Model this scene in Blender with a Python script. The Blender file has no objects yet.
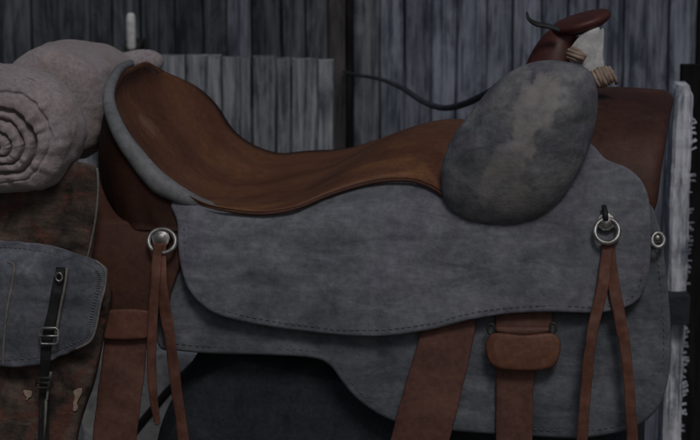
import bpy, bmesh, math, random
from mathutils import Vector, Matrix, noise
random.seed(7)
C = bpy.context.scene.collection
R = math.radians
# ------------------------------------------------------------------ camera frame
S = 0.00115            # metres per photo pixel at the saddle's near side
D = 2.3
AZ, EL = R(10), R(12)
dirv = Vector((-math.sin(AZ)*math.cos(EL), math.cos(AZ)*math.cos(EL), -math.sin(EL)))
right = Vector((math.cos(AZ), math.sin(AZ), 0))
up = right.cross(dirv).normalized()
cam_pos = -D*dirv
hd = Vector((-math.sin(AZ), math.cos(AZ), 0))       # horizontal view direction (wall normal)
YC = 0.25              # centre plane of the saddle

def ray(px, py):
    return dirv + right*((px-350)*S/D) + up*((220-py)*S/D)
def P(px, py, Y):
    r = ray(px, py); return cam_pos + r*((Y-cam_pos.y)/r.y)
def PW(px, py, d):
    r = ray(px, py); return cam_pos + r*((d-cam_pos.dot(hd))/r.dot(hd))
def barrel(x, z):      # flank surface the skirts lie on
    q = (z+0.25)/0.46
    return YC-0.225*math.sqrt(max(0.03, 1-q*q))
def PS(px, py, yfun, off):
    y = 0.05
    for _ in range(12):
        p = P(px, py, y); y = 0.5*y+0.5*(yfun(p.x, p.z)-off)
    return P(px, py, y)
def mir(p): return Vector((p.x, 2*YC-p.y, p.z))

# ------------------------------------------------------------------ materials
def mat(name, c1, c2, scale=8, rough=.7, bump=.15, bscale=60, c3=None, s3=3, lo=.35, hi=.65, metal=0,
        stretch=None, fine=None, t3=(.5,.62), bdist=.004, spec=.3, sheen=0, scr=0, blot=0):
    m = bpy.data.materials.new(name); m.use_nodes = True
    N = m.node_tree.nodes; L = m.node_tree.links
    b = N['Principled BSDF']; b.inputs['Roughness'].default_value = rough
    b.inputs['Metallic'].default_value = metal
    b.inputs['Specular IOR Level'].default_value = spec
    if sheen:
        b.inputs['Sheen Weight'].default_value = sheen; b.inputs['Sheen Roughness'].default_value=.6
    tc = N.new('ShaderNodeTexCoord'); mp = N.new('ShaderNodeMapping')
    L.new(tc.outputs['Object'], mp.inputs[0])
    if stretch: mp.inputs['Scale'].default_value = stretch
    def nz(s, det=6, r=.6, dist=0):
        n = N.new('ShaderNodeTexNoise'); n.inputs['Scale'].default_value = s
        n.inputs['Detail'].default_value = det; n.inputs['Roughness'].default_value = r
        n.inputs['Distortion'].default_value = dist
        L.new(mp.outputs[0], n.inputs['Vector']); return n
    def ramp(src, a, b_, ca=(0,0,0,1), cb=(1,1,1,1)):
        r = N.new('ShaderNodeValToRGB'); r.color_ramp.elements[0].position = a; r.color_ramp.elements[1].position = b_
        r.color_ramp.elements[0].color = ca; r.color_ramp.elements[1].color = cb
        L.new(src, r.inputs[0]); return r
    n1 = nz(scale, dist=.6)
    col = ramp(n1.outputs['Fac'], lo, hi, (*c1,1), (*c2,1)).outputs[0]
    if c3:
        n3 = nz(s3, dist=1.0); f = ramp(n3.outputs['Fac'], *t3)
        mx = N.new('ShaderNodeMixRGB'); L.new(f.outputs[0], mx.inputs[0]); L.new(col, mx.inputs[1])
        mx.inputs[2].default_value = (*c3,1); col = mx.outputs[0]
    n2 = nz(bscale, 8, .7)
    # fine grain tint
    f2 = ramp(n2.outputs['Fac'], .3, .7, (.72,.72,.72,1), (1.25,1.25,1.25,1))
    mx = N.new('ShaderNodeMixRGB'); mx.blend_type='MULTIPLY'; mx.inputs[0].default_value = 1 if fine is None else fine
    L.new(col, mx.inputs[1]); L.new(f2.outputs[0], mx.inputs[2]); col = mx.outputs[0]
    hgt = n2.outputs['Fac']
    if scr:   # fine scratches: stretched noise, thresholded
        mp2 = N.new('ShaderNodeMapping'); mp2.inputs['Scale'].default_value=(18,60,140); mp2.inputs['Rotation'].default_value=(0,.5,0)
        L.new(tc.outputs['Object'], mp2.inputs[0])
        n4 = N.new('ShaderNodeTexNoise'); n4.inputs['Scale'].default_value=1.0; n4.inputs['Detail'].default_value=4
        L.new(mp2.outputs[0], n4.inputs['Vector'])
        f4 = ramp(n4.outputs['Fac'], .62, .72, (1,1,1,1),(1+scr,1+scr,1+scr,1))
        mx = N.new('ShaderNodeMixRGB'); mx.blend_type='MULTIPLY'; mx.inputs[0].default_value=1
        L.new(col, mx.inputs[1]); L.new(f4.outputs[0], mx.inputs[2]); col = mx.outputs[0]
    if blot:  # broad, brushed scuffs running along the hide
        mp3 = N.new('ShaderNodeMapping'); mp3.inputs['Scale'].default_value=(7,20,26); mp3.inputs['Rotation'].default_value=(0,.18,0)
        L.new(tc.outputs['Object'], mp3.inputs[0])
        n5 = N.new('ShaderNodeTexNoise'); n5.inputs['Scale'].default_value=1.6; n5.inputs['Detail'].default_value=9; n5.inputs['Roughness'].default_value=.72; n5.inputs['Distortion'].default_value=.8
        L.new(mp3.outputs[0], n5.inputs['Vector'])
        f5 = ramp(n5.outputs['Fac'], .36, .66, (.74,.74,.76,1),(1.34,1.32,1.30,1))
        mx = N.new('ShaderNodeMixRGB'); mx.blend_type='MULTIPLY'; mx.inputs[0].default_value=blot
        L.new(col, mx.inputs[1]); L.new(f5.outputs[0], mx.inputs[2]); col = mx.outputs[0]
    L.new(col, b.inputs['Base Color'])
    rr = N.new('ShaderNodeMapRange'); rr.inputs['To Min'].default_value = max(0,rough-.12); rr.inputs['To Max'].default_value=min(1,rough+.12)
    L.new(n1.outputs['Fac'], rr.inputs[0]); L.new(rr.outputs[0], b.inputs['Roughness'])
    bp = N.new('ShaderNodeBump'); bp.inputs['Strength'].default_value = bump; bp.inputs['Distance'].default_value = bdist
    L.new(hgt, bp.inputs['Height']); L.new(bp.outputs[0], b.inputs['Normal'])
    return m

def wear_mat(base, wearcol, name):
    """copy of a leather with a worn patch read from the mesh attribute 'wear'"""
    m = base.copy(); m.name = name; N = m.node_tree.nodes; L = m.node_tree.links
    b = N['Principled BSDF']; src = b.inputs['Base Color'].links[0].from_socket
    a = N.new('ShaderNodeAttribute'); a.attribute_name='wear'
    tc=N.new('ShaderNodeTexCoord'); nn=N.new('ShaderNodeTexNoise'); nn.inputs['Scale'].default_value=55; nn.inputs['Detail'].default_value=9; nn.inputs['Roughness'].default_value=.75
    L.new(tc.outputs['Object'],nn.inputs['Vector'])
    ma=N.new('ShaderNodeMath'); ma.operation='MULTIPLY_ADD'; L.new(nn.outputs['Fac'],ma.inputs[0]); ma.inputs[1].default_value=1.5; ma.inputs[2].default_value=-.75
    mb=N.new('ShaderNodeMath'); mb.operation='ADD'; L.new(ma.outputs[0],mb.inputs[0]); L.new(a.outputs['Fac'],mb.inputs[1])
    rp=N.new('ShaderNodeMapRange'); rp.inputs[1].default_value=.2; rp.inputs[2].default_value=1.0; rp.inputs[4].default_value=.85; L.new(mb.outputs[0],rp.inputs[0])
    mc=N.new('ShaderNodeMath'); mc.operation='MULTIPLY'; mc.use_clamp=True; L.new(a.outputs['Fac'],mc.inputs[0]); mc.inputs[1].default_value=6
    md=N.new('ShaderNodeMath'); md.operation='MULTIPLY'; L.new(rp.outputs[0],md.inputs[0]); L.new(mc.outputs[0],md.inputs[1])
    mx=N.new('ShaderNodeMixRGB'); L.new(md.outputs[0], mx.inputs[0]); L.new(src, mx.inputs[1])
    mx.inputs[2].default_value=(*wearcol,1); L.new(mx.outputs[0], b.inputs['Base Color']); return m

M = {}
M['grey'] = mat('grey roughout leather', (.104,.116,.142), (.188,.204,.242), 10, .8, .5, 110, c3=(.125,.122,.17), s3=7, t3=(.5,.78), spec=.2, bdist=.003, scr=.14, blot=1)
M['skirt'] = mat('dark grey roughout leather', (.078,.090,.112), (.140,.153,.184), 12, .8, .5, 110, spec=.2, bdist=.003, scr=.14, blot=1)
M['swell'] = wear_mat(mat('pale roughout leather', (.115,.125,.142), (.225,.236,.255), 13, .85, .5, 110, c3=(.14,.14,.175), s3=12, spec=.15, bdist=.003, scr=.14, blot=1), (.30,.292,.292), 'worn pale roughout leather')
M['roll'] = mat('grey cantle leather', (.13,.142,.158), (.22,.232,.25), 16, .6, .25, 120, spec=.3, bdist=.002)
M['seat'] = wear_mat(mat('brown seat leather', (.098,.038,.021), (.165,.072,.038), 8, .55, .2, 160, c3=(.21,.095,.038), s3=9, t3=(.52,.72), spec=.35, bdist=.002, scr=.1, blot=.35), (.34,.22,.16), 'worn brown seat leather')
M['brown'] = mat('dark brown leather', (.055,.024,.017), (.085,.036,.025), 12, .6, .2, 130, spec=.3, bdist=.002, scr=.2)
M['fork'] = mat('chestnut fork leather', (.05,.022,.017), (.10,.044,.032), 9, .6, .2, 130, c3=(.07,.04,.034), s3=8, spec=.3, bdist=.002, scr=.15)
M['strap'] = mat('brown strap leather', (.095,.044,.037), (.155,.075,.060), 16, .6, .25, 140, spec=.3, bdist=.002, scr=.25)
M['keeper'] = mat('amber strap leather', (.12,.050,.032), (.18,.080,.05), 30, .55, .25, 140, spec=.35, bdist=.002, scr=.25)
M['tie'] = mat('red brown string leather', (.09,.037,.027), (.155,.066,.047), 20, .55, .2, 140, spec=.3, bdist=.002)
M['edge'] = mat('cut leather edge', (.15,.145,.135), (.22,.21,.2), 30, .8, .3, 150)
M['bedge'] = mat('cut brown edge', (.06,.03,.022), (.12,.065,.045), 30, .7, .3, 150)
M['horn'] = mat('oxblood horn leather', (.06,.018,.015), (.1,.03,.025), 14, .5, .15, 120, spec=.4, bdist=.002)
M['thread'] = mat('waxed thread', (.125,.13,.14), (.17,.175,.185), 60, .8, .1, 100)
M['metal'] = mat('tarnished nickel', (.2,.2,.2), (.5,.5,.5), 90, .45, .15, 200, metal=.85, spec=.5, bdist=.001)
M['darkmetal'] = mat('dark iron', (.03,.03,.03), (.07,.065,.06), 40, .55, .2, 120, metal=.6)
M['rawhide'] = mat('rawhide', (.48,.5,.52), (.72,.74,.77), 25, .7, .2, 90)
M['tan'] = mat('tan lacing', (.28,.21,.17), (.42,.33,.27), 30, .7, .3, 110)
M['blanket'] = mat('mauve grey bedroll canvas', (.27,.225,.24), (.39,.335,.35), 12, .95, .5, 190, c3=(.33,.30,.335), s3=18, t3=(.45,.7), spec=.1, sheen=.2)
M['bag'] = mat('scuffed brown bag leather', (.032,.027,.026), (.13,.10,.085), 30, .85, .7, 110, c3=(.13,.06,.05), s3=34, t3=(.5,.62), spec=.15, scr=.5, blot=1)
M['flap'] = mat('slate flap leather', (.068,.078,.102), (.15,.162,.195), 20, .65, .35, 140, c3=(.095,.1,.15), s3=20, t3=(.55,.7), spec=.2, scr=.3, blot=1)
M['black'] = mat('black felt', (.026,.031,.040), (.046,.052,.064), 20, .95, .4, 200, spec=.1)
M['blackstrap'] = mat('black strap leather', (.012,.013,.015), (.03,.032,.036), 30, .6, .2, 130)
M['ground'] = mat('packed earth', (.1,.09,.08), (.18,.165,.15), 3, .95, .6, 30, bdist=.02)
M['pewter'] = mat('grey blue strap', (.03,.037,.05), (.05,.06,.075), 20, .6, .2, 130)

def wood(name, c1, c2, gap=(.01,.01,.012), k=1.0, contrast=1.9):
    m = bpy.data.materials.new(name); m.use_nodes=True; N=m.node_tree.nodes; L=m.node_tree.links
    b=N['Principled BSDF']; b.inputs['Roughness'].default_value=.9; b.inputs['Specular IOR Level'].default_value=.15
    tc=N.new('ShaderNodeTexCoord')
    at=N.new('ShaderNodeAttribute'); at.attribute_name='board'      # per-board random offset and tone
    ad=N.new('ShaderNodeVectorMath'); ad.operation='ADD'; L.new(tc.outputs['Object'],ad.inputs[0])
    sc=N.new('ShaderNodeVectorMath'); sc.operation='SCALE'; sc.inputs['Scale'].default_value=7.3
    L.new(at.outputs['Color'],sc.inputs[0]); L.new(sc.outputs[0],ad.inputs[1])
    def nz(scl, s, det, r, dist):
        mp=N.new('ShaderNodeMapping'); mp.inputs['Scale'].default_value=scl; L.new(ad.outputs[0],mp.inputs[0])
        n=N.new('ShaderNodeTexNoise'); n.inputs['Scale'].default_value=s; n.inputs['Detail'].default_value=det
        n.inputs['Roughness'].default_value=r; n.inputs['Distortion'].default_value=dist; L.new(mp.outputs[0],n.inputs['Vector']); return n
    g1=nz((1,1,.03),170*k,8,.7,.9)        # grain
    g2=nz((1,1,.10),48*k,6,.65,1.6)         # broad streaks
    g3=nz((1,1,.35),22,8,.72,.9)              # weather blotches
    r1=N.new('ShaderNodeValToRGB'); r1.color_ramp.elements[0].position=.32; r1.color_ramp.elements[1].position=.68
    r1.color_ramp.elements[0].color=(*c1,1); r1.color_ramp.elements[1].color=(*c2,1)
    mxa=N.new('ShaderNodeMath'); mxa.operation='ADD'; L.new(g1.outputs['Fac'],mxa.inputs[0]); L.new(g2.outputs['Fac'],mxa.inputs[1])
    mxb=N.new('ShaderNodeMath'); mxb.operation='ADD'; L.new(mxa.outputs[0],mxb.inputs[0]); L.new(g3.outputs['Fac'],mxb.inputs[1])
    dv=N.new('ShaderNodeMath'); dv.operation='MULTIPLY_ADD'; dv.inputs[1].default_value=.333*1.5*contrast; dv.inputs[2].default_value=.5-.75*contrast
    L.new(mxb.outputs[0],dv.inputs[0]); L.new(dv.outputs[0],r1.inputs[0])
    # cracks
    rc=N.new('ShaderNodeValToRGB'); rc.color_ramp.elements[0].position=.29; rc.color_ramp.elements[1].position=.36
    rc.color_ramp.elements[0].color=(.25,.25,.25,1); L.new(g1.outputs['Fac'],rc.inputs[0])
    mu=N.new('ShaderNodeMixRGB'); mu.blend_type='MULTIPLY'; mu.inputs[0].default_value=1
    L.new(r1.outputs[0],mu.inputs[1]); L.new(rc.outputs[0],mu.inputs[2])
    tn=N.new('ShaderNodeMapRange'); tn.inputs['To Min'].default_value=.55; tn.inputs['To Max'].default_value=1.45
    L.new(at.outputs['Fac'],tn.inputs[0])
    mv=N.new('ShaderNodeVectorMath'); mv.operation='SCALE'; L.new(mu.outputs[0],mv.inputs[0]); L.new(tn.outputs[0],mv.inputs['Scale'])
    L.new(mv.outputs[0],b.inputs['Base Color'])
    bp=N.new('ShaderNodeBump'); bp.inputs['Strength'].default_value=.6; bp.inputs['Distance'].default_value=.006
    L.new(g1.outputs['Fac'],bp.inputs['Height']); L.new(bp.outputs[0],b.inputs['Normal'])
    return m
M['w_dark']=wood('dark grey boards',(.028,.033,.043),(.125,.142,.17))  # darker boards, mostly the left part of the wall
M['w_blue']=wood('blue grey boards',(.055,.068,.10),(.26,.29,.375))
M['w_brown']=wood('brown board',(.028,.028,.03),(.085,.082,.085))
M['w_black']=wood('near black board',(.008,.008,.01),(.02,.02,.023))  # near-black, for narrow wall strips and the board beside the post
M['w_pale']=wood('pale weathered boards',(.085,.097,.125),(.36,.385,.44),k=.8)
M['w_mid']=wood('grey weathered board',(.06,.068,.088),(.26,.28,.33),k=.8)
M['w_post']=wood('whitewashed post',(.17,.195,.25),(.7,.74,.86),k=.7,contrast=2.6)

# ------------------------------------------------------------------ object helpers
def root(name, loc, label, cat, group=None):
    o=bpy.data.objects.new(name,None); C.objects.link(o); o.location=loc; o.empty_display_size=.05
    o['label']=label; o['category']=cat
    if group: o['group']=group
    return o
def origin(o):
    while o.parent: o=o.parent
    return o.location.copy()
def obj(name, bm, mats, parent=None, smooth=True, loc=None, label=None, cat=None, kind=None, recalc=True):
    if recalc: bmesh.ops.recalc_face_normals(bm, faces=bm.faces)
    me=bpy.data.meshes.new(name)
    org = origin(parent) if parent else (Vector(loc) if loc is not None else Vector((0,0,0)))
    bm.transform(Matrix.Translation(-org)); bm.to_mesh(me); bm.free()
    if not isinstance(mats,(list,tuple)): mats=[mats]
    for m in mats: me.materials.append(m)
    if smooth:
        for p in me.polygons: p.use_smooth=True
    o=bpy.data.objects.new(name,me); C.objects.link(o)
    if parent: o.parent=parent
    else: o.location=org
    if label: o['label']=label
    if cat: o['category']=cat
    if kind: o['kind']=kind
    return o
def cr(pts, n=8, closed=False):
    """Catmull-Rom through tuples"""
    pts=[Vector(p) for p in pts]; out=[]; N_=len(pts)
    rng = N_ if closed else N_-1
    for i in range(rng):
        if closed: p0,p1,p2,p3=[pts[(i+j)%N_] for j in (-1,0,1,2)]
        else: p0,p1,p2,p3=pts[max(i-1,0)],pts[i],pts[i+1],pts[min(i+2,N_-1)]
        for k in range(n):
            t=k/n
            out.append(.5*((2*p1)+(p2-p0)*t+(2*p0-5*p1+4*p2-p3)*t*t+(3*p1-p0-3*p2+p3)*t**3))
    if not closed: out.append(pts[-1])
    return out
def poly_area(p): return .5*sum(p[i].x*p[(i+1)%len(p)].y-p[(i+1)%len(p)].x*p[i].y for i in range(len(p)))
def wob(p, s=9, a=.0012, seed=0): return a*noise.noise(Vector((p[0]*s+seed,p[1]*s,3.1+seed)))

def sheet(name, outline, parent, mats, off=0, thick=.004, edge=2.2, cell=7, yfun=barrel, n=6, und=.0012, seed=0,
          world=None, corner=False, label=None, ragged=0):
    """a sheet of leather of real thickness cut to an outline, lying on a curved surface"""
    o2=[Vector((a,b)) for a,b in outline] if corner else cr([(a,b) for a,b in outline], n, True)
    if poly_area(o2)<0: o2.reverse()
    if ragged:
        o2=[p+Vector((noise.noise(Vector((p.x*.11,p.y*.11,seed))),noise.noise(Vector((p.x*.11,p.y*.11,seed+9)))))*ragged for p in o2]
    K=len(o2); ins=[]
    for i in range(K):
        t=(o2[(i+1)%K]-o2[i-1]); t.normalize() if t.length else None
        ins.append(o2[i]+Vector((-t.y,t.x))*edge)
    bm=bmesh.new()
    vs=[bm.verts.new((p.x,p.y,0)) for p in ins]
    es=[bm.edges.new((vs[i],vs[(i+1)%K])) for i in range(K)]
    bmesh.ops.triangle_fill(bm, use_beauty=True, edges=es)
    xs=[p.x for p in o2]; ys=[p.y for p in o2]
    x=math.ceil(min(xs)/cell)*cell
    while x<max(xs):
        bmesh.ops.bisect_plane(bm,geom=bm.verts[:]+bm.edges[:]+bm.faces[:],plane_co=(x+.013,0,0),plane_no=(1,0,0)); x+=cell
    y=math.ceil(min(ys)/cell)*cell
    while y<max(ys):
        bmesh.ops.bisect_plane(bm,geom=bm.verts[:]+bm.edges[:]+bm.faces[:],plane_co=(0,y+.017,0),plane_no=(0,1,0)); y+=cell
    bm.verts.ensure_lookup_table()
    front=bm.verts[:]; ff=bm.faces[:]
    tot=lambda p:(off(p.x,p.y) if callable(off) else off)
    z={v:tot(v.co) for v in front}
    # boundary normals
    nb={}
    for e in [e for e in bm.edges if len(e.link_faces)==1]:
        f=e.link_faces[0]; c=f.calc_center_median(); d=e.verts[1].co-e.verts[0].co
        nn=Vector((d.y,-d.x,0)); 
        if nn.length<1e-9: continue
        nn.normalize()
        mid=(e.verts[0].co+e.verts[1].co)/2
        if (c-mid).dot(nn)>0: nn=-nn
        for v in e.verts: nb[v]=nb.get(v,Vector())+nn
    bedges=[e for e in bm.edges if len(e.link_faces)==1]
    back={v:bm.verts.new(v.co) for v in front}
    for v in front: z[back[v]]=z[v]-thick
    newf=[]
    for f in ff: newf.append(bm.faces.new([back[v] for v in reversed(f.verts)]))
    rings=[]
    for a in (35,65,90,115,145):
        s=R(a); ring={}
        for v,nn in nb.items():
            nn=nn.normalized() if nn.length else nn
            q=bm.verts.new(v.co+nn*edge*math.sin(s)); z[q]=z[v]-thick*(1-math.cos(s))/2; ring[v]=q
        rings.append(ring)
    chain=[{v:v for v in nb}]+rings+[{v:back[v] for v in nb}]
    for e in bedges:
        a,b=e.verts
        if a not in nb or b not in nb: continue
        for i in range(len(chain)-1):
            try:
                f=bm.faces.new((chain[i][a],chain[i][b],chain[i+1][b],chain[i+1][a]))
                f.material_index=1 if i in (2,3) and (isinstance(mats,list) and len(mats)>1) else 0
            except ValueError: pass
    for v in bm.verts:
        px,py=v.co.x,v.co.y
        if world: v.co=world(px,py,z[v])
        else:
            u=wob((px*.01,py*.01),2.2,und*1.6,seed)+wob((px*.01,py*.01),7,und*.5,seed+4)
            v.co=PS(px,py,yfun,z[v]+u)
    o=obj(name,bm,mats,parent)
    if label: o['label']=label
    return o
def ribbon(pts, n=6):
    """centreline [(x,y,width)] -> outline polygon"""
    c=cr([tuple(p) for p in pts], n); L_=[];R_=[]
    for i,p in enumerate(c):
        a=c[max(i-1,0)];b=c[min(i+1,len(c)-1)]; t=Vector((b.x-a.x,b.y-a.y)).normalized(); nn=Vector((-t.y,t.x))*p.z/2
        L_.append((p.x+nn.x,p.y+nn.y)); R_.append((p.x-nn.x,p.y-nn.y))
    return [(x+.9*noise.noise(Vector((x*.05,y*.05,2))),y) for x,y in L_]+[(x+.9*noise.noise(Vector((x*.05,y*.05,7))),y) for x,y in R_[::-1]]
def strap(name, pts, parent, mats, off, thick=.003, edge=1.4, **kw):
    return sheet(name, ribbon(pts), parent, mats, off=off, thick=thick, edge=edge, corner=True, cell=8, **kw)

def tube_bm(pts, rad, seg=12, bm=None, caps=True, closed=False, flat=1.0, mi=0):
    bm=bm or bmesh.new(); pts=[Vector(p) for p in pts]; rings=[]; K=len(pts); ref=Vector((0,0,1))
    prev=None
    for i,p in enumerate(pts):
        if closed: t=pts[(i+1)%K]-pts[i-1]
        else: t=pts[min(i+1,K-1)]-pts[max(i-1,0)]
        t.normalize()
        if prev is None:
            a=t.cross(ref); 
            if a.length<.05: a=t.cross(Vector((1,0,0)))
        else: a=prev-t*prev.dot(t)
        a.normalize(); prev=a; b=t.cross(a)
        r=rad[i] if isinstance(rad,(list,tuple)) else rad
        rings.append([bm.verts.new(p+a*math.cos(2*math.pi*k/seg)*r+b*math.sin(2*math.pi*k/seg)*r*flat) for k in range(seg)])
    rg=range(K if closed else K-1)
    for i in rg:
        A=rings[i];B=rings[(i+1)%K]
        for k in range(seg):
            f=bm.faces.new((A[k],A[(k+1)%seg],B[(k+1)%seg],B[k])); f.material_index=mi
    if caps and not closed:
        for rr in (rings[0],rings[-1]): bm.faces.new(rr)
    return bm
def stitches(name, outline, parent, inset, yfun=barrel, off=0.0, closed=True, step=6.5, ln=4.2, r=.00042, skip=None):
    o2=cr([(a,b) for a,b in outline], 10, closed)
    if closed and poly_area(o2)<0: o2.reverse()
    K=len(o2); ins=[]
    for i in range(K):
        a=o2[i-1] if (closed or i>0) else o2[i]; b=o2[(i+1)%K] if (closed or i<K-1) else o2[i]
        t=(b-a).normalized(); ins.append(o2[i]+Vector((-t.y,t.x))*inset)
    bm=bmesh.new(); acc=0
    for i in range(K-1 if not closed else K):
        a=ins[i]; b=ins[(i+1)%K]; l=(b-a).length
        while acc<l:
            p=a.lerp(b,acc/max(l,1e-6)); t=(b-a).normalized(); acc+=step
            if skip and skip(p.x,p.y): continue
            q1=p-t*ln/2; q2=p+t*ln/2
            def o_(q): return (off(q.x,q.y) if callable(off) else off)
            w=[PS(q.x,q.y,yfun,o_(q)+h) for q,h in ((q1,-.0004),(q1.lerp(q2,.25),.0005),(q1.lerp(q2,.75),.0005),(q2,-.0004))]
            tube_bm(w,[r*.5,r,r,r*.5],6,bm)
        acc-=l
    return obj(name,bm,M['thread'],parent)
def box_bm(c, size, rot=None, bm=None, bev=0, mi=0):
    bm=bm or bmesh.new()
    g=bmesh.ops.create_cube(bm,size=1)['verts']
    mtx=Matrix.Translation(c)@(rot or Matrix.Identity(4))@Matrix.Diagonal((*size,1))
    bmesh.ops.transform(bm,matrix=mtx,verts=g)
    fs=set(f for v in g for f in v.link_faces)
    for f in fs: f.material_index=mi
    if bev:
        es=set(e for v in g for e in v.link_edges)
        bmesh.ops.bevel(bm,geom=list(es),offset=bev,segments=2,affect='EDGES',profile=.6)
    return bm

# ------------------------------------------------------------------ SADDLE
sad=root('saddle', P(400,300,YC), 'worn grey rough leather western saddle with brown seat and horn on black stand', 'saddle')

# lower skirt (grey) ------------------------------------------------
low=[(158,262),(157,300),(158,345),(180,351),(220,354),(262,355),(312,358),(330,366),(343,383),(358,400),(380,415),(405,425),(440,430),(490,434),(540,437),(585,438),(630,429),(655,412),(667,385),(671,345),(669,300),(664,255),(658,222),(640,200),(560,200),(400,230),(230,240),(175,245)]
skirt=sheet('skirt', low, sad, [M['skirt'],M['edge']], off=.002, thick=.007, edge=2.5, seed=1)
stitches('stitching', low, skirt, 7, off=.0022, skip=lambda x,y:y<250)
# rear brown skirt / housing ----------------------------------------
rear=[(86,262),(88,215),(96,175),(112,140),(150,160),(176,205),(184,235),(181,262),(172,290),(165,312),(135,316),(98,316),(86,300)]
sheet('rear_skirt', rear, sad, [M['brown'],M['bedge']], off=lambda x,y:.010-.13*max(0,(222-y)/100), thick=.006, seed=2, label='dark brown rear skirt behind the round grey jockey')
# cinch billet: horizontal keeper + hanging strap
strap('billet', [(127,318,42),(124,360,44),(119,400,44),(113,452,44)], sad, [M['strap'],M['bedge']], off=.016, thick=.005, seed=3)
kp=sheet('billet_keeper', [(101,312),(128,309),(152,312),(153,325),(151,337),(128,340),(102,338),(100,325)], sad, [M['tie'],M['bedge']], off=.026, thick=.006, edge=2.5, seed=4)

# stirrup leathers ---------------------------------------------------
strap('stirrup_leather', [(452,300,54),(446,340,54),(438,372,55),(428,410,57),(416,455,58)], sad, [M['strap'],M['bedge']], off=.010, thick=.005, seed=5, label='broad brown stirrup leather hanging beneath the grey jockey')
sl=strap('fender_strap', [(524,300,56),(523,330,56),(518,350,44),(515,380,38),(514,455,37)], sad, [M['strap'],M['bedge']], off=.010, thick=.005, seed=6)
kd=sheet('keeper', [(486,341),(495,333),(524,335),(551,333),(560,341),(560,353),(555,365),(543,370),(522,371),(500,369),(490,363),(486,352)], sl, [M['keeper'],M['bedge']], off=lambda x,y:.016+.013*math.sqrt(max(0,1-((x-522)/39)**2))+.0015*math.sin((y-333)/37*math.pi), thick=.008, edge=3.5, seed=7)
bm=bmesh.new()
for (x,y,w) in ((491,329,7),(553,328,6)):
    pts=[]
    for k in range(20):
        a=2*math.pi*k/20; pts.append(PS(x+w*math.cos(a)*.5,y+5*math.sin(a),barrel,.020))
    obj('buckle_ring',tube_bm(pts,.0016,8,closed=True),M['darkmetal'],sl)

obj('strap_fold',tube_bm([PS(x,y,barrel,.017) for x,y in cr([(496,329),(508,330.5),(524,331),(540,330.5),(551,329)],4)],[.003+.0035*math.sin(math.pi*k/16) for k in range(17)],12),M['strap'],sl)
# big grey jockey ----------------------------------------------------
def jy(x,z):
    q=(z+0.25)/0.46
    return barrel(x,z)
jock=[(171,205),(177,222),(178,245),(181,268),(190,292),(210,311),(235,320),(265,326),(300,331),(345,335.5),(385,336),(430,330),(470,320),(508,314),(550,312),(595,313),(624,308),(641,296),(649,272),(651,235),(649,200),(641,180),(626,167),(606,159),(585,140),(540,130),(480,150),(456,192),(443,191),(430,184),(411,177),(385,177),(355,183),(325,193),(295,205),(265,210),(235,209.5),(212,204),(196,199),(180,197)]
joff=lambda x,y:.020+.004*math.exp(-((y-300)/60)**2)-(max(0,min(1,(470-x)/60)))*(.022*max(0,min(1,(222-y)/40))**1.3)*max(0,min(1,(x-195)/40))
jk=sheet('jockey', jock, sad, [M['grey'],M['edge']], off=joff, thick=.006, edge=2.6, und=.0022, seed=11)
stitches('stitching', jock, jk, 6.5, off=lambda x,y:joff(x,y)+.0006, skip=lambda x,y:y<222)

# seat -----------------------------------------------------------------
rim=[(134,66,.25),(121,74,.19),(113,97,.130),(122,126,.074),(139,151,.055),(163,177,.056),(200,201,.052)]
edgep=[(235,209,.057),(265,211,.055),(295,206,.056),(325,194,.06),(355,184,.064),(385,178,.066),(412,178,.064),(432,185,.058),(446,193,.054),(462,196,.054),(480,190,.06)]
allp=cr([tuple(p) for p in rim+edgep],7)
K=len(allp); nrim=6*7
nr=[]
for i,p in enumerate(allp):
    e=PS(p.x,p.y,barrel,joff(p.x,p.y)+.007)
    w_=max(0,min(1,(i-nrim+12)/12)); w_=w_*w_*(3-2*w_)
    nr.append(P(p.x,p.y,p.z*(1-w_)+e.y*w_))
bm=bmesh.new(); rows=[]; CS=26
wl=bm.verts.layers.float.new('wear')
def dip(i): return .018*math.exp(-((i-nrim+3)/8)**2)
def midoff(i):
    u=i/(K-1)
    if i<nrim:
        a=math.sin(math.pi*min(1,i/nrim)*.5)
        return Vector((-.010*math.sin(math.pi*i/nrim)-.002*a,0,-.006*math.sin(math.pi*i/nrim)-.022*a))
    v=(i-nrim)/(K-1-nrim)
    return Vector((0,0,-.018+.060*min(1,v*1.35)**1.1))
for i,p in enumerate(nr):
    f=mir(p); mo=midoff(i); row=[]
    f.z-=dip(i)
    for s in [-1,-.5]+[k/CS for k in range(CS+1)]+[1.5,2]:
        if s<0: q=p+Vector((0,.003*(-s),-.006*(-s)))+Vector((0,.002,0))
        elif s>1: q=f+Vector((0,-.003*(s-1),-.006*(s-1)))
        else:
            h=1-(2*s-1)**2; h=h**.9 if h>0 else 0
            q=p.lerp(f,s)+mo*h
            q.z+=wob((q.x,q.y),14,.003,2)*h
        v=bm.verts.new(q); row.append(v)
        if 0<=s<=1:
            x=q.x; 
            # pale rubbed spot in the cantle dish
            d=math.hypot((i-nrim*.52)/6,(s-.42)/.11)
            v[wl]=max(0,1-d)*.75
    rows.append(row)
for a,b in zip(rows[:-1],rows[1:]):
    for k in range(len(a)-1):
        try: bm.faces.new((a[k],a[k+1],b[k+1],b[k]))
        except ValueError: pass
bmesh.ops.remove_doubles(bm,verts=bm.verts,dist=.00005)
seat=obj('seat',bm,M['seat'],sad)
# welt line along the near edge of the seat
tube=[PS_ for PS_ in [p+Vector((0,-.0015,-.003)) for p in nr[nrim+1:]]]
tw=cr([tuple(p) for p in tube],2)
obj('seat_welt',tube_bm(tw,[.0022*min(1,.15+i/14) for i in range(len(tw))],8),M['brown'],seat)

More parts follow.
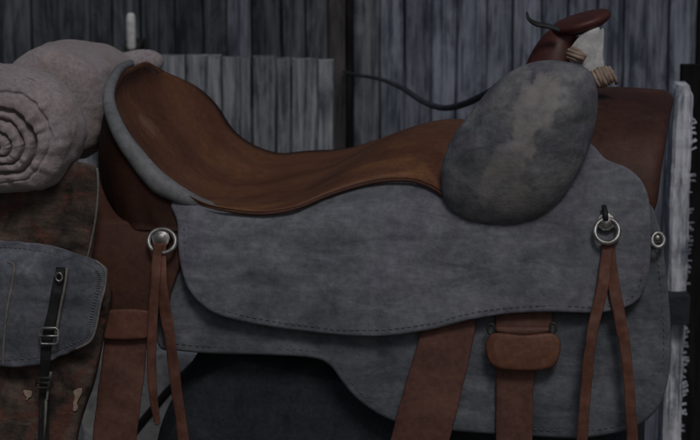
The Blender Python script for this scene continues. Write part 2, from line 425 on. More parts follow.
# cantle roll and back -------------------------------------------------
rp=nr[:nrim+3]
full=[mir(p)-Vector((0,0,dip(len(rp)-1-i)+.003)) for i,p in enumerate(rp[::-1])][:-1]+rp
full=full[9:]; mid_=len(rp)-1-9
cen=P(165,120,YC)
rr=[];rad=[]
for i,p in enumerate(full):
    t=abs(i-mid_)/(len(rp)-1)      # 0 at the top, 1 at the ends
    o=(Vector((p.x,p.y,p.z))-Vector((cen.x,YC,cen.z))); o.y*=1.2; o.normalize()
    r=.0050+.0105*t**1.2
    if t>.8: r*= 1-(t-.8)*3.4
    far_=p.y>YC+.005; r=r*(.55*max(.12,min(1,1-(t-.25)*2.2)) if far_ else 1)
    p=p+Vector((0,(1 if p.y<YC else -1)*.13*max(0,t-.8),0))
    rr.append(p+o*r*.75+Vector((-.003,0,-.006*t-(.006*min(1,t*4) if far_ else 0)))); rad.append(r)
cant=obj('cantle_roll',tube_bm(rr,rad,16),M['roll'],sad)
bm=bmesh.new(); rows=[]
base_z=P(180,222,.09).z
for i,p in enumerate(full):
    a=rr[i]; row=[]
    for k in range(9):
        s=k/8
        b=Vector((a.x-.012*(1-abs(a.y-YC)/.2), YC+(a.y-YC)*1.03, base_z))
        q=a.lerp(b,s); q.x-=.012*math.sin(math.pi*s)
        row.append(bm.verts.new(q))
    rows.append(row)
for a,b in zip(rows[:-1],rows[1:]):
    for k in range(8): bm.faces.new((a[k],a[k+1],b[k+1],b[k]))
g=bmesh.ops.solidify(bm,geom=bm.faces[:],thickness=.004)
obj('cantle_back',bm,M['brown'],sad)

# swell: rounded pad of pale rough leather, near one and its mirror ----
swo=[(474,108),(492,86),(515,69),(540,61),(566,62),(588,70),(597,88),(597,115),(590,145),(578,172),(562,198),(543,216),(517,226),(487,227),(461,219),(446,205),(441,186),(443,160),(455,133)]
so=cr([(a,b) for a,b in swo],6,True); sc_=Vector((522,146)); K2=len(so)
def swell(far=False):
    bm=bmesh.new(); wl=bm.verts.layers.float.new('wear'); rings=[]
    Y0=.052; H=.046
    def w_(px,py):
        # distance to a bent worn streak
        best=9
        for (x0,y0,w0),(x1,y1,w1) in (((550,88,18),(532,108,20)),((532,108,20),(522,140,16)),((522,140,16),(508,165,20)),((508,165,20),(494,186,20)),((494,186,20),(514,190,17))):
            a=Vector((x0,y0));b=Vector((x1,y1));p=Vector((px,py)); t=max(0,min(1,(p-a).dot(b-a)/(b-a).length_squared))
            best=min(best,(p-a.lerp(b,t)).length/(w0+(w1-w0)*t))
        best+=.6*noise.noise(Vector((px*.07,py*.07,1)))+.25*noise.noise(Vector((px*.2,py*.2,5)))
        return max(0,min(1,(1.15-best)/.45))*(.8+.5*noise.noise(Vector((px*.05,py*.05,9))))
    NR=22
    for k in range(1,NR+1):
        d=math.sin(k/NR*math.pi/2); h=math.cos(k/NR*math.pi/2)**.85 if k<NR else 0
        ring=[]
        for p in so:
            q=sc_+(p-sc_)*d
            tilt=.012*((q.y-146)/80)    # fuller below
            P_=P(q.x,q.y,Y0-H*h-.015*max(0,1-abs(d))-tilt*0+wob((q.x*.01,q.y*.01),3,.004,8)*h+(.0022*noise.noise(Vector((math.cos(math.atan2(p.y-146,p.x-522))*7,math.sin(math.atan2(p.y-146,p.x-522))*7,d*2)))*max(0,(d-.6)/.4)))
            v=bm.verts.new(P_); v[wl]=w_(q.x,q.y); ring.append(v)
        rings.append(ring)
    c=bm.verts.new(P(sc_.x,sc_.y,Y0-H-.015)); c[wl]=w_(*sc_)
    cc=P(sc_.x-4,sc_.y+6,Y0)
    last=[v.co.copy() for v in rings[-1]]
    for j,(dy,s) in enumerate(((.012,.99),(.03,.95),(.055,.88),(.09,.78))):
        ring=[]
        for i,q in enumerate(last):
            n=cc+(q-cc)*s; n.y+=dy; v=bm.verts.new(n); ring.append(v)
        rings.append(ring)
    for k in range(K2): bm.faces.new((c,rings[0][k],rings[0][(k+1)%K2]))
    for a,b in zip(rings[:-1],rings[1:]):
        for k in range(K2): bm.faces.new((a[k],a[(k+1)%K2],b[(k+1)%K2],b[k]))
    bm.faces.new(rings[-1][::-1])
    if far:
        cf=P(510,170,.1)
        for v in bm.verts: v.co=mir(cf+(v.co-cf)*.78)+Vector((.012,-.02,-.03))
    return obj('swell',bm,M['swell'],sad)
sw=swell(); swell(True)

# fork: chestnut arch between and in front of the swells -----------------
bm=bmesh.new(); rows=[]
xa=P(540,150,.1).x; xb=P(648,150,.1).x
topz=P(640,93,YC).z; botz=P(650,238,.07).z
TH=40
def arch(x,sx,sz,drop=0):
    row=[]
    for k in range(TH+1):
        th=math.pi*k/TH; c=math.cos(th); s=math.sin(th)
        y=YC-.180*sx*(abs(c)**.9)*(1 if c>0 else -1)
        z=botz+(topz-botz)*sz*(s**.62) - drop
        row.append(bm.verts.new((x,y,z)))
    return row
prof=[]
for j in range(9): prof.append((xa+(xb-xa)*j/8,1-.05*(1-j/8),1+.02*math.sin(j/8*3)))
for (dx,a,b) in ((.006,.995,.99),(.011,.98,.965),(.014,.955,.94),(.015,.92,.90),(.013,.88,.86),(.004,.85,.82),(-.02,.82,.79),(-.07,.8,.75)): prof.append((xb+dx,a,b))
for x,a,b in prof: rows.append(arch(x,a,b))
for i,r in enumerate(rows):     # front edge sweeps back toward the bottom
    for v in r:
        t=max(0,min(1,(topz-v.co.z)/(topz-botz)))
        v.co.x+=.012*(1-t)**2-.004*t - (.012*max(0,t-.75)*4 if i>6 else 0)
        v.co.x+=wob((v.co.y,v.co.z),12,.002,3)
for a,b in zip(rows[:-1],rows[1:]):
    for k in range(TH): bm.faces.new((a[k],a[k+1],b[k+1],b[k]))
obj('fork',bm,M['fork'],sad,label='chestnut brown fork front right of the grey swell')

# horn -------------------------------------------------------------------
hb=P(562,72,YC-.02); ht=P(561,34,YC-.03)
bm=bmesh.new()
pts=cr([tuple(P(552,84,YC-.02)),tuple(P(555,62,YC-.02)),tuple(P(560,46,YC-.02)),tuple(P(566,38,YC-.02)),tuple(P(573,32,YC-.02))],6)
rad=[]
for i in range(len(pts)):
    t=i/(len(pts)-1); rad.append((.027*(1-t)**1.25+.0135+.003*max(0,t-.6)/.4))
neck=obj('horn_neck',tube_bm(pts,rad,24),M['horn'],sad)
# cap: tilted disc, upper face seen edge-on
cc=P(581,21,YC-.02); ax_l=(P(614,11,YC-.02)-P(550,29,YC-.02)).normalized()
nrm=Vector((-ax_l.z,0,ax_l.x)); nrm=(nrm+Vector((0,-.10,0))).normalized(); ay=nrm.cross(ax_l).normalized()
bm=bmesh.new(); rings=[]
for r,h in ((.0,.0075),(.012,.0072),(.024,.0062),(.032,.0048),(.0355,.0028),(.037,0),(.0355,-.004),(.031,-.0075),(.023,-.011),(.012,-.014),(0,-.015)):
    ring=[]
    for k in range(40):
        a=2*math.pi*k/40; ring.append(bm.verts.new(cc+ax_l*r*math.cos(a)*1.02+ay*r*.95*math.sin(a)+nrm*h))
    rings.append(ring)
for a,b in zip(rings[:-1],rings[1:]):
    for k in range(40): bm.faces.new((a[k],a[(k+1)%40],b[(k+1)%40],b[k]))
bmesh.ops.remove_doubles(bm,verts=bm.verts,dist=.00002)
obj('horn_cap',bm,M['horn'],sad)
# curled tie end on the left of the horn
obj('horn_tie',tube_bm(cr([tuple(P(527,12,YC-.05)),tuple(P(529,19,YC-.055)),tuple(P(537,24,YC-.06)),tuple(P(548,26,YC-.06)),tuple(P(560,30,YC-.06))],5),[.0012+.0028*min(1,i/10) for i in range(21)],10,flat=.6),M['blackstrap'],sad)
# pale rawhide guard and tan lacing on the front of the fork top
def wplane(Y): return lambda px,py,z: P(px,py,Y-z)
g=sheet('rawhide_guard',[(573,44),(585,32),(602,27),(604,40),(603,55),(604,68),(596,78),(582,76),(571,68),(568,56)],sad,[M['rawhide'],M['rawhide']],off=lambda x,y:.004+.010*math.sin(max(0,min(1,(x-566)/40))*math.pi),thick=.007,edge=3,world=wplane(YC-.035),cell=5,label='pale rawhide piece tucked under the brown horn')
for (x,y,w,turns,tilt,cr_) in ((576,55,.0105,3.3,1.15,.0025),(602,77,.0105,6.3,.35,.0026)):
    c=P(x,y,YC-.062); ax=Vector((math.cos(tilt),.15,math.sin(tilt))).normalized(); e1=ax.cross(Vector((0,1,0))).normalized(); e2=ax.cross(e1)
    pts=[]; n_=int(turns*22)
    for k in range(n_+1):
        a=2*math.pi*k/22; u=(k/n_-.5)*turns*cr_*1.55
        ww=w*(1-.35*(2*k/n_-1)**2)*(1+.06*math.sin(k*.7))
        pts.append(c+ax*u+e1*ww*math.cos(a)+e2*ww*math.sin(a))
    pts+=[pts[-1]+Vector((.003,0,-.004)),pts[-1]+Vector((.005,.002,-.011))]
    obj('lacing_knot',tube_bm(pts,[cr_*(1+.12*math.sin(k*1.3)) for k in range(len(pts))],10),M['tan'],sad)

# conchos with rings and hanging strings ----------------------------------
def concho(x,y,r,off,ring=True,rx=14,ry=14,ro=8):
    c=PS(x,y,barrel,off); bm=bmesh.new(); ex=Vector((1,0,0)); n=Vector((0,-1,.25)).normalized(); ez=Vector((0,.25,1)).normalized()
    prof=[(1,0),(1.0,.12),(.93,.22),(.82,.20),(.72,.24),(.5,.42),(.25,.5),(0,.52)]; rings=[]
    for rr_,h in prof:
        rg=[]
        for k in range(32):
            a=2*math.pi*k/32; sc=1+(.05*math.cos(a*10) if rr_>.9 else 0)
            rg.append(bm.verts.new(c+(ex*math.cos(a)+ez*math.sin(a))*r*rr_*sc+n*h*r))
        rings.append(rg)
    for a,b in zip(rings[:-1],rings[1:]):
        for k in range(32): bm.faces.new((a[k],a[(k+1)%32],b[(k+1)%32],b[k]))
    bmesh.ops.remove_doubles(bm,verts=bm.verts,dist=.00002)
    o=obj('concho',bm,M['metal'],sad)
    if ring:
        pts=[]
        for k in range(36):
            a=2*math.pi*k/36; pts.append(PS(x+1+rx*math.cos(a),y+ro+ry*math.sin(a),barrel,off+.006+.004*math.sin(a)))
        obj('ring',tube_bm(pts,.0027,10,closed=True),M['metal'],o)
    return o
concho(606,222,.0105,.027,rx=12,ry=12,ro=9)
concho(161,238,.0115,.018,rx=13.5,ry=12,ro=3)
concho(657,238,.006,.012,rx=6,ry=7,ro=2)
bm=tube_bm([PS(604,206,barrel,.027),PS(605,212,barrel,.031),PS(606,220,barrel,.035)],[.003,.0035,.003],8)
obj('saddle_string',bm,M['blackstrap'],sad,label='short black stub above the front concho')
strap('saddle_string',[(607,240,11),(606,262,12),(602,290,12),(595,320,11),(589,355,11),(585,400,11),(581,452,12)],sad,[M['tie'],M['bedge']],off=.034,thick=.0035,seed=21,und=.004)
strap('saddle_string',[(608,240,11),(611,262,11),(615,292,12),(620,320,12),(626,355,11),(630,400,11),(633,452,12)],sad,[M['tie'],M['bedge']],off=.029,thick=.0035,seed=22,und=.004)
strap('saddle_string',[(158,243,9),(156,270,10),(154,300,10),(152,340,10),(152,380,9),(155,410,8),(158,425,5)],sad,[M['tie'],M['bedge']],off=.036,thick=.0035,seed=23,und=.004)
strap('saddle_string',[(161,243,11),(161,275,12),(165,310,12),(171,345,11),(176,385,11),(181,420,11),(185,452,12)],sad,[M['tie'],M['bedge']],off=.030,thick=.0035,seed=24,und=.004)
# off side: mirrored copies of skirt and jockey
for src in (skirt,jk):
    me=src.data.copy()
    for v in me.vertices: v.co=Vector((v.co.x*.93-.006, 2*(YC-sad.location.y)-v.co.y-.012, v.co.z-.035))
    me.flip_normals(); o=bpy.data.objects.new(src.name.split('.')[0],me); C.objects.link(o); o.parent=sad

# ------------------------------------------------------------------ BEDROLL
br=root('bedroll',P(60,190,.2),'mauve grey canvas bedroll with a spiral end, tied behind the cantle above the saddlebag','bedroll')
X=Vector((1,0,0)); Z=Vector((0,0,1)); SEG=140
def fold(i,a,amp,sd=0):
    v=Vector((math.cos(a)*1.3+sd,math.sin(a)*1.3,i*.045))
    return amp*(noise.noise(v*1.3)*.006+noise.noise(v*4+Vector((3,1,0)))*.0022+noise.noise(Vector((math.cos(a)*7+sd,math.sin(a)*7,i*.12)))*.0011)
def roll_path(ctl):
    w=[P(a,b,c) for a,b,c,_,_ in ctl]
    return cr([tuple(p) for p in w],7), cr([(c[3],c[4],0) for c in ctl],7)
def close_rings(bm,rings):
    for a,b in zip(rings[:-1],rings[1:]):
        for k in range(SEG): bm.faces.new((a[k],a[(k+1)%SEG],b[(k+1)%SEG],b[k]))
    bm.faces.new(rings[-1])
    bmesh.ops.remove_doubles(bm,verts=bm.verts,dist=.00003)
def tube_rings(bm,cp,rr_,sd,i0=0):
    out=[]
    for i in range(i0,len(cp)):
        e1,e2=rr_[i].x,rr_[i].y; ring=[]
        for k in range(SEG):
            a=2*math.pi*k/SEG; f=fold(i,a,1,sd)
            ring.append(bm.verts.new(cp[i]+X*(e1+f)*math.cos(a)+Z*(e2+f)*math.sin(a)))
        out.append(ring)
    return out
# near coil with the spiral
cp,rr0=roll_path([(3,133,-.008,.087,.071),(5,131,.010,.096,.077),(7,130,.035,.099,.079),(10,129,.058,.095,.076),(14,128,.078,.076,.063),(18,127,.094,.050,.042),(20,126,.104,.012,.010)])
bm=bmesh.new(); rings=[]; c0=cp[0]; ex,ez=rr0[0].x,rr0[0].y; sx,sz=.002,-.016; END=84
for j in range(END+1):
    t=j/END; ring=[]
    for k in range(SEG):
        a=2*math.pi*k/SEG
        lx_=(1-t)*sx+ex*t*math.cos(a); lz_=(1-t)*sz+ez*t*math.sin(a)
        rr_=t*.080; pitch=.0145
        rw=rr_*(1+.06*noise.noise(Vector((math.cos(a)*1.2,math.sin(a)*1.2,2))))+.0012*noise.noise(Vector((math.cos(a)*5,math.sin(a)*5,rr_*60)))
        ph=(rw-a/(2*math.pi)*pitch)/pitch; fr=ph-math.floor(ph); fade=max(0,min(1,(.046-rr_)/.008))
        g_=.0085*math.exp(-((min(fr,1-fr))/.11)**2)*fade-.003*math.sin(math.pi*fr)*fade
        g_+=.012*math.exp(-((rw-.043)/.0026)**2)            # deep groove round the core
        g_+=.0035*math.exp(-((rw-.060-.004*math.sin(a*2))/.0018)**2)*(.5+.5*math.sin(a+1.2))
        dome=-.030*math.sqrt(max(0,1-t**2.4))+.007*(1-1/(1+math.exp(-(rw-.043)/.002)))*1.0
        cre=.0045*noise.noise(Vector((math.cos(a)*4,math.sin(a)*4,t*1.5)))*min(1,t*2)
        ray_=max(0,noise.noise(Vector((math.cos(a)*8,math.sin(a)*8,t*1.1)))-.05)
        cre+=.008*ray_*math.exp(-((rr_-.054)/.014)**2)+.0012*noise.noise(Vector((lx_*120,lz_*120,0)))
        fo_=fold(0,a,1)*t
        ring.append(bm.verts.new(c0+X*(lx_+math.cos(a)*fo_)+Z*(lz_+math.sin(a)*fo_)+Vector((0,1,0))*(dome+g_+cre)))
    rings.append(ring)
rings+=tube_rings(bm,cp,rr0,0,1); close_rings(bm,rings)
obj('spiral_end',bm,M['blanket'],br)
# the roll carrying on behind it over the saddle's back
cp,rr0=roll_path([(47,106,.160,.010,.010),(48,106,.163,.042,.044),(51,105,.173,.062,.065),(56,104,.195,.071,.074),(64,101,.235,.075,.077),(72,97,.28,.073,.077),(92,95,.35,.066,.072),(112,98,.41,.060,.064),(124,102,.46,.050,.054),(128,103,.475,.02,.022)])
bm=bmesh.new(); rings=tube_rings(bm,cp,rr0,4.0,0); bm.faces.new(rings[0][::-1]); close_rings(bm,rings)
obj('roll',bm,M['blanket'],br)
# folded corner sticking up beside the cantle
bm=bmesh.new()
pts=cr([tuple(P(118,66,.44)),tuple(P(130,64,.45)),tuple(P(142,62,.46)),tuple(P(152,62,.46)),tuple(P(162,66,.46))],5)
obj('folded_corner',tube_bm(pts,[.014,.016,.0165,.017,.0175,.0175,.018,.018,.018,.018,.0178,.0178,.017,.017,.0165,.016,.015,.014,.012,.009,.005],20),M['blanket'],br)

# ------------------------------------------------------------------ SADDLEBAG
bag=root('saddlebag',P(40,440,.02),'scuffed brown saddlebag with a slate grey buckled flap hanging below the bedroll','saddlebag')
by=lambda x,z:-.005
def bp_(Y=0): return lambda px,py,z:P(px,py,Y-z-wob((px*.01,py*.01),3,.004,Y+3))
sheet('yoke',[(-40,150),(20,150),(70,160),(97,168),(99,190),(96,225),(90,262),(70,290),(0,300),(-40,300)],bag,[M['bag'],M['edge']],off=0,thick=.006,world=bp_(.012),seed=31,edge=2)
def puff(x,y):
    dx=min(1,max(0,(112-x)/34)); dy=min(1,max(0,(y-262)/30)); return .03*math.sqrt(max(0,1-(1-dx)**2))*dy
bo=[(-50,262),(30,262),(75,268),(100,278),(111,287),(112,300),(107,325),(101,355),(95,382),(87,405),(80,428),(74,460),(60,490),(-50,500)]
sheet('bag_body',bo,bag,[M['bag'],M['bag']],off=puff,thick=.06,edge=3,world=bp_(.01),seed=32,cell=6)
fo=[(-50,236),(-20,238),(5,240),(35,243),(62,248),(84,256),(101,263),(107,270),(106,286),(101,305),(97,328),(91,342),(76,350),(60,357),(44,364),(20,367),(-10,366),(-50,362)]
def fpuff(x,y):
    t=max(0,min(1,(y-236)/35)); 
    return .008+puff(x,max(y,240+50*t))*(1 if y>300 else .6+.4*t)+.004
fl=sheet('flap',fo,bag,[M['flap'],M['edge']],off=fpuff,thick=.005,edge=2.2,world=bp_(.004),seed=33,cell=6,ragged=1.2)
# flap seams
W=bp_(.004)
def on_flap(x,y,h): return W(x,y,fpuff(x,y)+h)
obj('seam',tube_bm([on_flap(x,y,.0006) for x,y in cr([(8,262),(14,266),(12,285),(7,310),(4,340),(3,366)],6)],.0016,8),M['edge'],fl)
bm=bmesh.new()
for i,(x,y) in enumerate(cr([(-10,247),(20,248),(55,254),(85,263),(98,273),(98,288),(93,308),(89,326),(84,338),(60,349),(40,357),(0,360)],7)):
    a=on_flap(x-1.5,y-.4,.0006); b=on_flap(x+1.5,y+.4,.0006); tube_bm([a,b],.0006,6,bm)
obj('stitching',bm,M['thread'],fl)
# buckled strap over the flap
def bstrap(name,pts,h,thick,mats,ed=1.2,**kw):
    return sheet(name,ribbon(pts),bag,mats,off=lambda x,y:fpuff(x,min(y,362))+h-(0 if y<362 else .004*min(1,(y-362)/10)),thick=thick,edge=ed,world=bp_(.004),cell=8,corner=True,**kw)
s1=bstrap('buckle_strap',[(61,267,9),(58,285,11),(53,310,11),(48,335,11),(45,366,10),(44,400,10),(43,450,10)],.005,.004,[M['blackstrap'],M['blackstrap']])
bm=bmesh.new(); bm_b=bmesh.new()
tube_bm([on_flap(x,y,.008) for x,y in cr([(67,268),(65,285),(60,310),(56,335)],5)],.0017,8,bm)
tube_bm([on_flap(x,min(y,400),.007) for x,y in cr([(51,372),(48,390),(46,410)],5)]+[W(44,440,fpuff(44,362)+.005)],.0017,8,bm_b)
obj('strap_edge',bm_b,M['edge'],s1)
obj('strap_edge',bm,M['edge'],s1)
bm=bmesh.new()
for (x0,x1,y0,y1) in ((40,58,328,344),(36,52,378,388)):
    pts=[on_flap(x,y,.011) for x,y in ((x0,y0+2),(x0+2,y0),(x1-2,y0),(x1,y0+2),(x1,y1-2),(x1-2,y1),(x0+2,y1),(x0,y1-2))]
    tube_bm(pts,.0016,8,bm,closed=True)
    tube_bm([on_flap(x0,(y0+y1)/2,.012),on_flap(x1,(y0+y1)/2,.012)],.0012,8,bm)
    obj('buckle',bm,M['darkmetal'] if x0==36 else M['metal'],s1); bm=bmesh.new()
bm.free()
bm=bmesh.new(); g_=on_flap(59,277,.010)
tube_bm([g_+Vector((.004*math.cos(a*math.pi/8),0,.005*math.sin(a*math.pi/8))) for a in range(16)],.0012,8,bm,closed=True)
obj('rivet',bm,M['metal'],s1)
obj('piping',tube_bm([on_flap(x,y,.001) for x,y in cr([(96,261),(105,270),(105,286),(100,305),(96,327),(90,341),(76,349)],6)],.0016,8),M['edge'],fl)
obj('yoke_edge',tube_bm([bp_(.012)(x,y,.003) for x,y in cr([(97,168),(98,190),(95,222),(88,255),(84,266)],6)],.0014,8),M['edge'],bag)
# frayed patches on the body
for i,ol in enumerate(([(74,390),(80,387),(82,393),(78,400),(77,410),(73,409),(74,400)],[(25,392),(31,390),(30,397),(25,400)])):
    sheet('worn_patch',ol,bag,[M['tan'],M['tan']],off=lambda x,y:puff(x,y)+.0025,thick=.002,edge=1,world=bp_(.01),cell=3,ragged=4,seed=i)
obj('bag_lacing',tube_bm([W(x,y,puff(x,y)+.002) for x,y in cr([(-10,262),(0,264),(3,274),(0,288),(-10,292)],6)],.003,8),M['blackstrap'],bag)

# ------------------------------------------------------------------ STAND
st=root('saddle_stand',P(400,440,YC)*1.0,'black felt covered stand under the saddle, its rounded end below the skirt','stand')
st.location.z=-1.0
bm=bmesh.new(); rows=[]
zt=P(300,350,.1).z
ol=cr([(232,352),(205,362),(188,378),(174,398),(161,422),(152,450),(150,480)],5)
SY=[(.075,0),(.06,.0),(.055,.006),(.055,.012)]
yn,yf=.058,2*YC-.058
xr=P(640,400,.1).x
ring_pts=[P(a.x,a.y,yn) for a in ol]
pl=[(p.x,p.z) for p in ring_pts]
pl=pl+[(pl[-1][0],-.42),(xr,-.42),(xr,P(0,405,.1).z),(xr-.03,P(0,385,.1).z)]
NS=14
for j in range(NS+1):
    s=j/NS; y=yn+(yf-yn)*s; e=math.sin(math.pi*s)
    ins=.012*(1-min(1,e*6))**2
    cx=(pl[0][0]+xr)/2; cz=-.3
    rows.append([bm.verts.new((x+(ins if x<cx else -ins),y,z-(ins if z>cz else 0)+ (.03*e if z>-.35 else 0))) for x,z in pl])
for a,b in zip(rows[:-1],rows[1:]):
    for k in range(len(pl)): bm.faces.new((a[k],a[(k+1)%len(pl)],b[(k+1)%len(pl)],b[k]))
bm.faces.new(rows[0]); bm.faces.new(rows[-1][::-1])
obj('felt_body',bm,M['black'],st,smooth=False)
for sx_ in (0,1):
    for sy_ in (0,1):
        x=pl[0][0]+.02 if sx_==0 else xr-.05; y=.10 if sy_==0 else .40
        b=box_bm(Vector((x,y,-.71)),(.06,.06,.58),bev=.004); obj('leg',b,M['darkmetal'],st,smooth=False)
# dark brace bar running down behind the strings
b_=tube_bm([P(206,352,.50),P(165,395,.50),P(118,452,.50)],[.006,.0065,.007],10); obj('brace',b_,M['darkmetal'],st)

# ------------------------------------------------------------------ WALL
Wm=Matrix(((right.x,hd.x,0),(right.y,hd.y,0),(0,0,1))).to_4x4()    # local (along wall, depth, up) -> world
DW=1.25
def lx(px,py=100,d=DW): return PW(px,py,d).dot(right)
def lz(py,d=DW,px=350): return PW(px,py,d).z
def board(bm,x0,x1,z0,z1,d,t,mi,bl,tone=None,warp=.003):
    """one rough board with slightly wavy edges"""
    tone=random.random() if tone is None else tone
    n=26; colr=(tone,random.random(),random.random(),1); sd=random.random()*50
    F=[]
    tilt=random.uniform(-.0025,.0025)
    for i in range(n+1):
        z=z0+(z1-z0)*i/n; w0=warp*noise.noise(Vector((sd,z*5,0))); w1=warp*noise.noise(Vector((sd+9,z*5,0)))
        zz=z
        if i==n: zz=z1
        a=x0+w0; b=x1+w1; e=.0022
        F.append([bm.verts.new(Wm@Vector(q)) for q in ((a,d+t,zz),(a,d+e,zz),(a+e,d,zz),((a+b)/2,d-.0006+tilt*.3,zz),(b-e,d+tilt,zz),(b,d+e+tilt,zz),(b,d+t,zz))])
    fs=[]
    for A,B in zip(F[:-1],F[1:]):
        for k in range(6): fs.append(bm.faces.new((A[k],A[k+1],B[k+1],B[k])))
    fs.append(bm.faces.new(F[-1])); fs.append(bm.faces.new(F[0][::-1]))
    for f in fs:
        f.material_index=mi
        for l in f.loops: l[bl]=colr
wall=root('plank_wall',Wm@Vector((0,DW,-1.0)),'dark blue grey wall of upright weathered planks behind the saddle','wall')
bm=bmesh.new(); bl=bm.loops.layers.float_color.new('board')
GAP=.002
mats_w=[M['w_dark'],M['w_blue'],M['w_brown'],M['w_black'],M['w_mid']]
# (left px, right px, material, tone, depth step)
spec=[]
x=-420
while x<0: spec.append((x,x+34,0,None,0)); x+=34
spec+=[(0,33,0,.45,0),(33,60,0,.25,.004),(60,92,0,.6,0),(92,114,0,.35,.003),(114,142,0,.5,0),(142,176,0,.15,.006),(176,204,0,.3,0),(204,228,0,.1,.004),(228,252,1,.0,0),(252,282,0,.35,.003),(282,306,0,.7,0),(306,328,0,.5,.004),(328,346,2,.9,-.002),(346,354,3,.5,.006),
 (354,380,4,.1,0),(380,404,1,.15,.002),(404,431,1,.3,0),(431,456,1,.45,.003),(456,486,1,.6,-.002),(486,512,1,.35,.003),(512,540,1,.5,0),(540,566,1,.4,.003),(566,596,1,.55,0),(596,622,1,.35,.004),(622,645,1,.75,0),(645,667,1,.3,.004),(667,694,1,.6,0),(694,715,3,.6,.006)]
x=715
while x<1150: spec.append((x,x+30,1,None,0)); x+=30
for (a,b,m_,t_,ds) in spec:
    board(bm,lx(a)+GAP/2,lx(b)-GAP/2,-1.0+random.uniform(0,.004),1.15+random.uniform(-.02,.02),DW+ds,.02,m_,bl,t_)
obj('planks',bm,mats_w,wall,smooth=False)
bm=box_bm(Vector((0,0,0)),(3.4,.01,2.0)); bm.transform(Wm@Matrix.Translation((0,DW+.035,0)))
obj('backing',bm,M['black'],wall,smooth=False)
bm=box_bm(Vector((0,0,0)),(3.4,.05,.09),bev=.004); bm.transform(Wm@Matrix.Translation((0,DW+.068,.85)))
obj('rail',bm,M['darkmetal'],wall,smooth=False)

# pale stone block added to brighten the gap under the saddle's rear
M['filler']=mat('pale rough stone',(.72,.73,.75),(.85,.86,.88),14,.9,.6,60,c3=(.5,.52,.55),s3=20,bdist=.008)  # very pale so it stays bright in the saddle's shadow
d0=.72
bm=box_bm(Vector(((lx(80,400,d0)+lx(222,400,d0))/2,d0+.1,(-1.0+lz(352,d0,140))/2)),(lx(222,400,d0)-lx(80,400,d0),.2,1.0+lz(352,d0,140)),bev=.012)
bmesh.ops.subdivide_edges(bm,edges=bm.edges[:],cuts=12,use_grid_fill=True)
for v in bm.verts: v.co+=Vector((wob((v.co.z,v.co.y),12,.008,1),wob((v.co.x,v.co.z),14,.01,2),wob((v.co.x,v.co.y),12,.008,3)))
bm.transform(Wm)
obj('filler_block',bm,M['filler'],None,loc=tuple(Wm@Vector((lx(150,400,d0),d0+.1,-1.0))),label='pale rough stone block added to brighten the gap between the hanging strings left of the stand',cat='block')

# pale board partition in front of the wall
DP=1.02
pt=root('board_partition',Wm@Vector((lx(240,100,DP),DP,-1.0)),'low pale grey partition of rough boards standing between the seat and the dark wall','partition')
bm=bmesh.new(); bl=bm.loops.layers.float_color.new('board')
for (a,b,m_,t_,top) in ((62,96,0,.4,60),(96,126,0,.6,58),(126,150,0,.7,60),(150,186,0,.3,56),(186,222,0,.45,56),(222,240,0,.75,57),(240,252,1,.9,58),(252,276,1,.25,57),(276,291,1,.5,58),(291,318,0,.95,59),(318,334,0,.7,60)):
    board(bm,lx(a,100,DP)+.001,lx(b,100,DP)-.001,-1.0,lz(top,DP)+random.uniform(-.002,.002),DP+random.choice((0,.003)),.02,m_,bl,t_)
obj('boards',bm,[M['w_pale'],M['w_mid']],pt,smooth=False)
bm=bmesh.new()
for z_ in (-.9,-.45,lz(90,DP)):
    b=bmesh.new(); box_bm(Vector(((lx(62,100,DP)+lx(334,100,DP))/2,DP+.04,z_)),(lx(334,100,DP)-lx(62,100,DP)-.02,.025,.07),bm=bm)
    b.free()
bm.transform(Wm); obj('cross_rail',bm,M['w_brown'],pt,smooth=False)

# pale peg on the dark wall
bm=bmesh.new()
c=Vector((lx(131,28,1.16),1.16,0)); z0,z1=lz(50,1.16),lz(13,1.16)
pts=[Vector((c.x,c.y,z)) for z in (z0,z0+.006,z1-.012,z1-.004,z1)]
tube_bm(pts,[.007,.0078,.0078,.007,.0045],20,bm); bm.transform(Wm)
pg=root('wall_peg',Wm@Vector((c.x,DW,z0)),'small upright pale stub on the dark wall above the bedroll','peg')
obj('stub',bm,M['rawhide'],pg)
bm=box_bm(Vector((c.x,(1.16+DW)/2,z0+.004)),(.03,DW-1.16,.012),bev=.002); bm.transform(Wm); obj('bracket',bm,M['darkmetal'],pg,smooth=False)

# pale post on the right
DPo=.62
po=root('weathered_post',Wm@Vector((lx(681,200,DPo),DPo,-1.0)),'whitewashed splintered post with a black bracket, right of the saddle fork','post')
bm=bmesh.new(); bl=bm.loops.layers.float_color.new('board')
def lzp(py): return lz(py,DPo,681)
X0,X1=lx(671,200,DPo),lx(690,200,DPo)
rowsP=[]; n=150; zA,zB=-1.0,lzp(86)
for i in range(n+1):
    z=zA+(zB-zA)*i/n
    l=X0+.003*noise.noise(Vector((z*14,1,0)))-.002*max(0,noise.noise(Vector((z*60,7,0))))
    r=X1+.004*noise.noise(Vector((z*22,4,0)))+.003*noise.noise(Vector((z*90,2,0)))
    if z>zB-.02: k=(z-(zB-.02))/.02; l+=.006*k*k; r-=.004*k*k
    f=.003*noise.noise(Vector((z*40,9,0)))
    rowsP.append([bm.verts.new(Wm@Vector(q)) for q in ((l,DPo+.05,z),(l,DPo+.004,z),(l+.004,DPo+f,z),((l+r)/2,DPo-.002+f,z),(r-.004,DPo+f,z),(r,DPo+.004,z),(r,DPo+.05,z))])
for A,B in zip(rowsP[:-1],rowsP[1:]):
    for k in range(6): bm.faces.new((A[k],A[k+1],B[k+1],B[k]))
bm.faces.new(rowsP[-1])
for f in bm.faces:
    for l in f.loops: l[bl]=(.6,.3,.7,1)
tim=bm; tbl=bl
spl=bmesh.new()
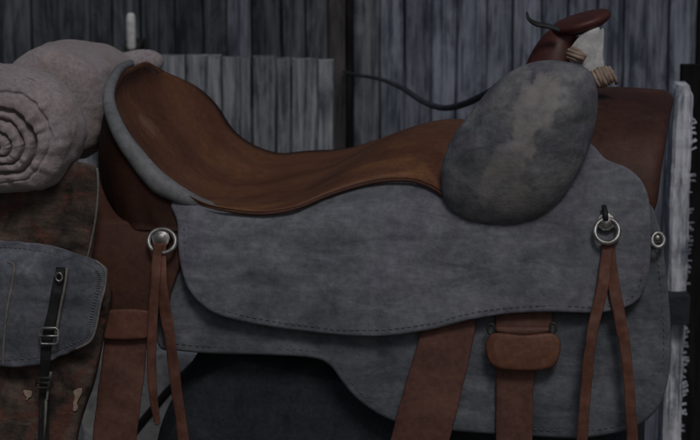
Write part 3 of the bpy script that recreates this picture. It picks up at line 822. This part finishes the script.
for py in [100+k*4.6 for k in range(76)]:
    if random.random()<(.6 if py<225 else .28): continue
    if 288<py<322 : continue
    ln=random.uniform(.003,.008); z=lzp(py+random.uniform(-2,2))
    box_bm(Vector((X1+ln/2,DPo+.012,z)),(ln+.003,random.uniform(.003,.012),random.uniform(.0012,.0038)),rot=Matrix.Rotation(random.uniform(-.5,.4),4,'Y'),bm=spl)
spl.transform(Wm); tmp=bpy.data.meshes.new('tmp'); spl.to_mesh(tmp); spl.free(); tim.from_mesh(tmp); bpy.data.meshes.remove(tmp)
for f in tim.faces:
    for l in f.loops: l[tbl]=(.6,.3,.7,1)
obj('timber',tim,M['w_post'],po,smooth=False)
bm=box_bm(Vector(((X0+X1)/2-.001,DPo-.004,(lzp(291)+lzp(320))/2)),(X1-X0+.004,.05,lzp(291)-lzp(320)),bev=.002); bm.transform(Wm)
obj('bracket',bm,M['black'],po,smooth=False)
bm=bmesh.new(); bl=bm.loops.layers.float_color.new('board')
board(bm,lx(684,200,DPo),lx(745,200,DPo),-1.0,lzp(70),DPo+.05,.02,0,bl,.5)
obj('back_board',bm,M['w_black'],po,smooth=False)  # near-black board added to fill the dark right edge beside the post

# sagging strap between wall and fork
pts=[PW(344,72,DW-.01),PW(358,75,1.1),PW(380,79,.98),PW(402,88,.86),PW(424,102,.74),PW(444,108,.64),PW(464,104,.55),PW(484,95,.47),PW(506,84,.38),PW(530,82,.30)]
cpts=cr([tuple(p) for p in pts],6); L_=len(cpts)
o=obj('hanging_strap',tube_bm(cpts,[.0033+.0034*min(1,i/(L_*.6)) for i in range(L_)],10,flat=.7),M['pewter'],None,loc=tuple(pts[0]),label='dark blue grey strap sagging from the wall to behind the grey swell',cat='strap')

# ------------------------------------------------------------------ GROUND
bm=bmesh.new(); bmesh.ops.create_grid(bm,x_segments=2,y_segments=2,size=60); 
for v in bm.verts: v.co.z=-1.0-.002
obj('ground',bm,M['ground'],None,smooth=False,kind='structure')

# ------------------------------------------------------------------ LIGHT, SKY, CAMERA
w=bpy.data.worlds.new("World"); bpy.context.scene.world=w; w.use_nodes=True
N=w.node_tree.nodes; L=w.node_tree.links
sky=N.new('ShaderNodeTexSky'); sky.sky_type='NISHITA'; sky.sun_disc=False
sun_el,sun_az=R(50),R(160)          # azimuth measured clockwise from +Y
sky.sun_elevation=sun_el; sky.sun_rotation=sun_az; sky.air_density=1.3; sky.dust_density=4
L.new(sky.outputs[0],N['Background'].inputs[0]); N['Background'].inputs[1].default_value=.05
sd=bpy.data.lights.new('sun','SUN'); sd.energy=1.5; sd.angle=R(14); sd.color=(1,.95,.9)
so_=bpy.data.objects.new('sun',sd); C.objects.link(so_)
d=Vector((math.sin(sun_az)*math.cos(sun_el),math.cos(sun_az)*math.cos(sun_el),math.sin(sun_el)))
so_.rotation_euler=d.to_track_quat('Z','Y').to_euler(); so_.location=(0,-3,4)

cd=bpy.data.cameras.new('camera'); cam=bpy.data.objects.new('camera',cd); C.objects.link(cam)
cam.location=cam_pos; cam.rotation_euler=Matrix((right,up,-dirv)).transposed().to_euler()
cd.sensor_width=36; cd.lens=36*D/(700*S); cd.clip_end=300; cd.clip_start=.05
cd.dof.use_dof=True; cd.dof.focus_distance=D+.02; cd.dof.aperture_fstop=9.0
sc=bpy.context.scene; sc.camera=cam
sc.render.resolution_x=1024; sc.render.resolution_y=644
sc.view_settings.view_transform='Standard'; sc.view_settings.look='None'; sc.view_settings.gamma=1
sc.view_settings.exposure=-1.05
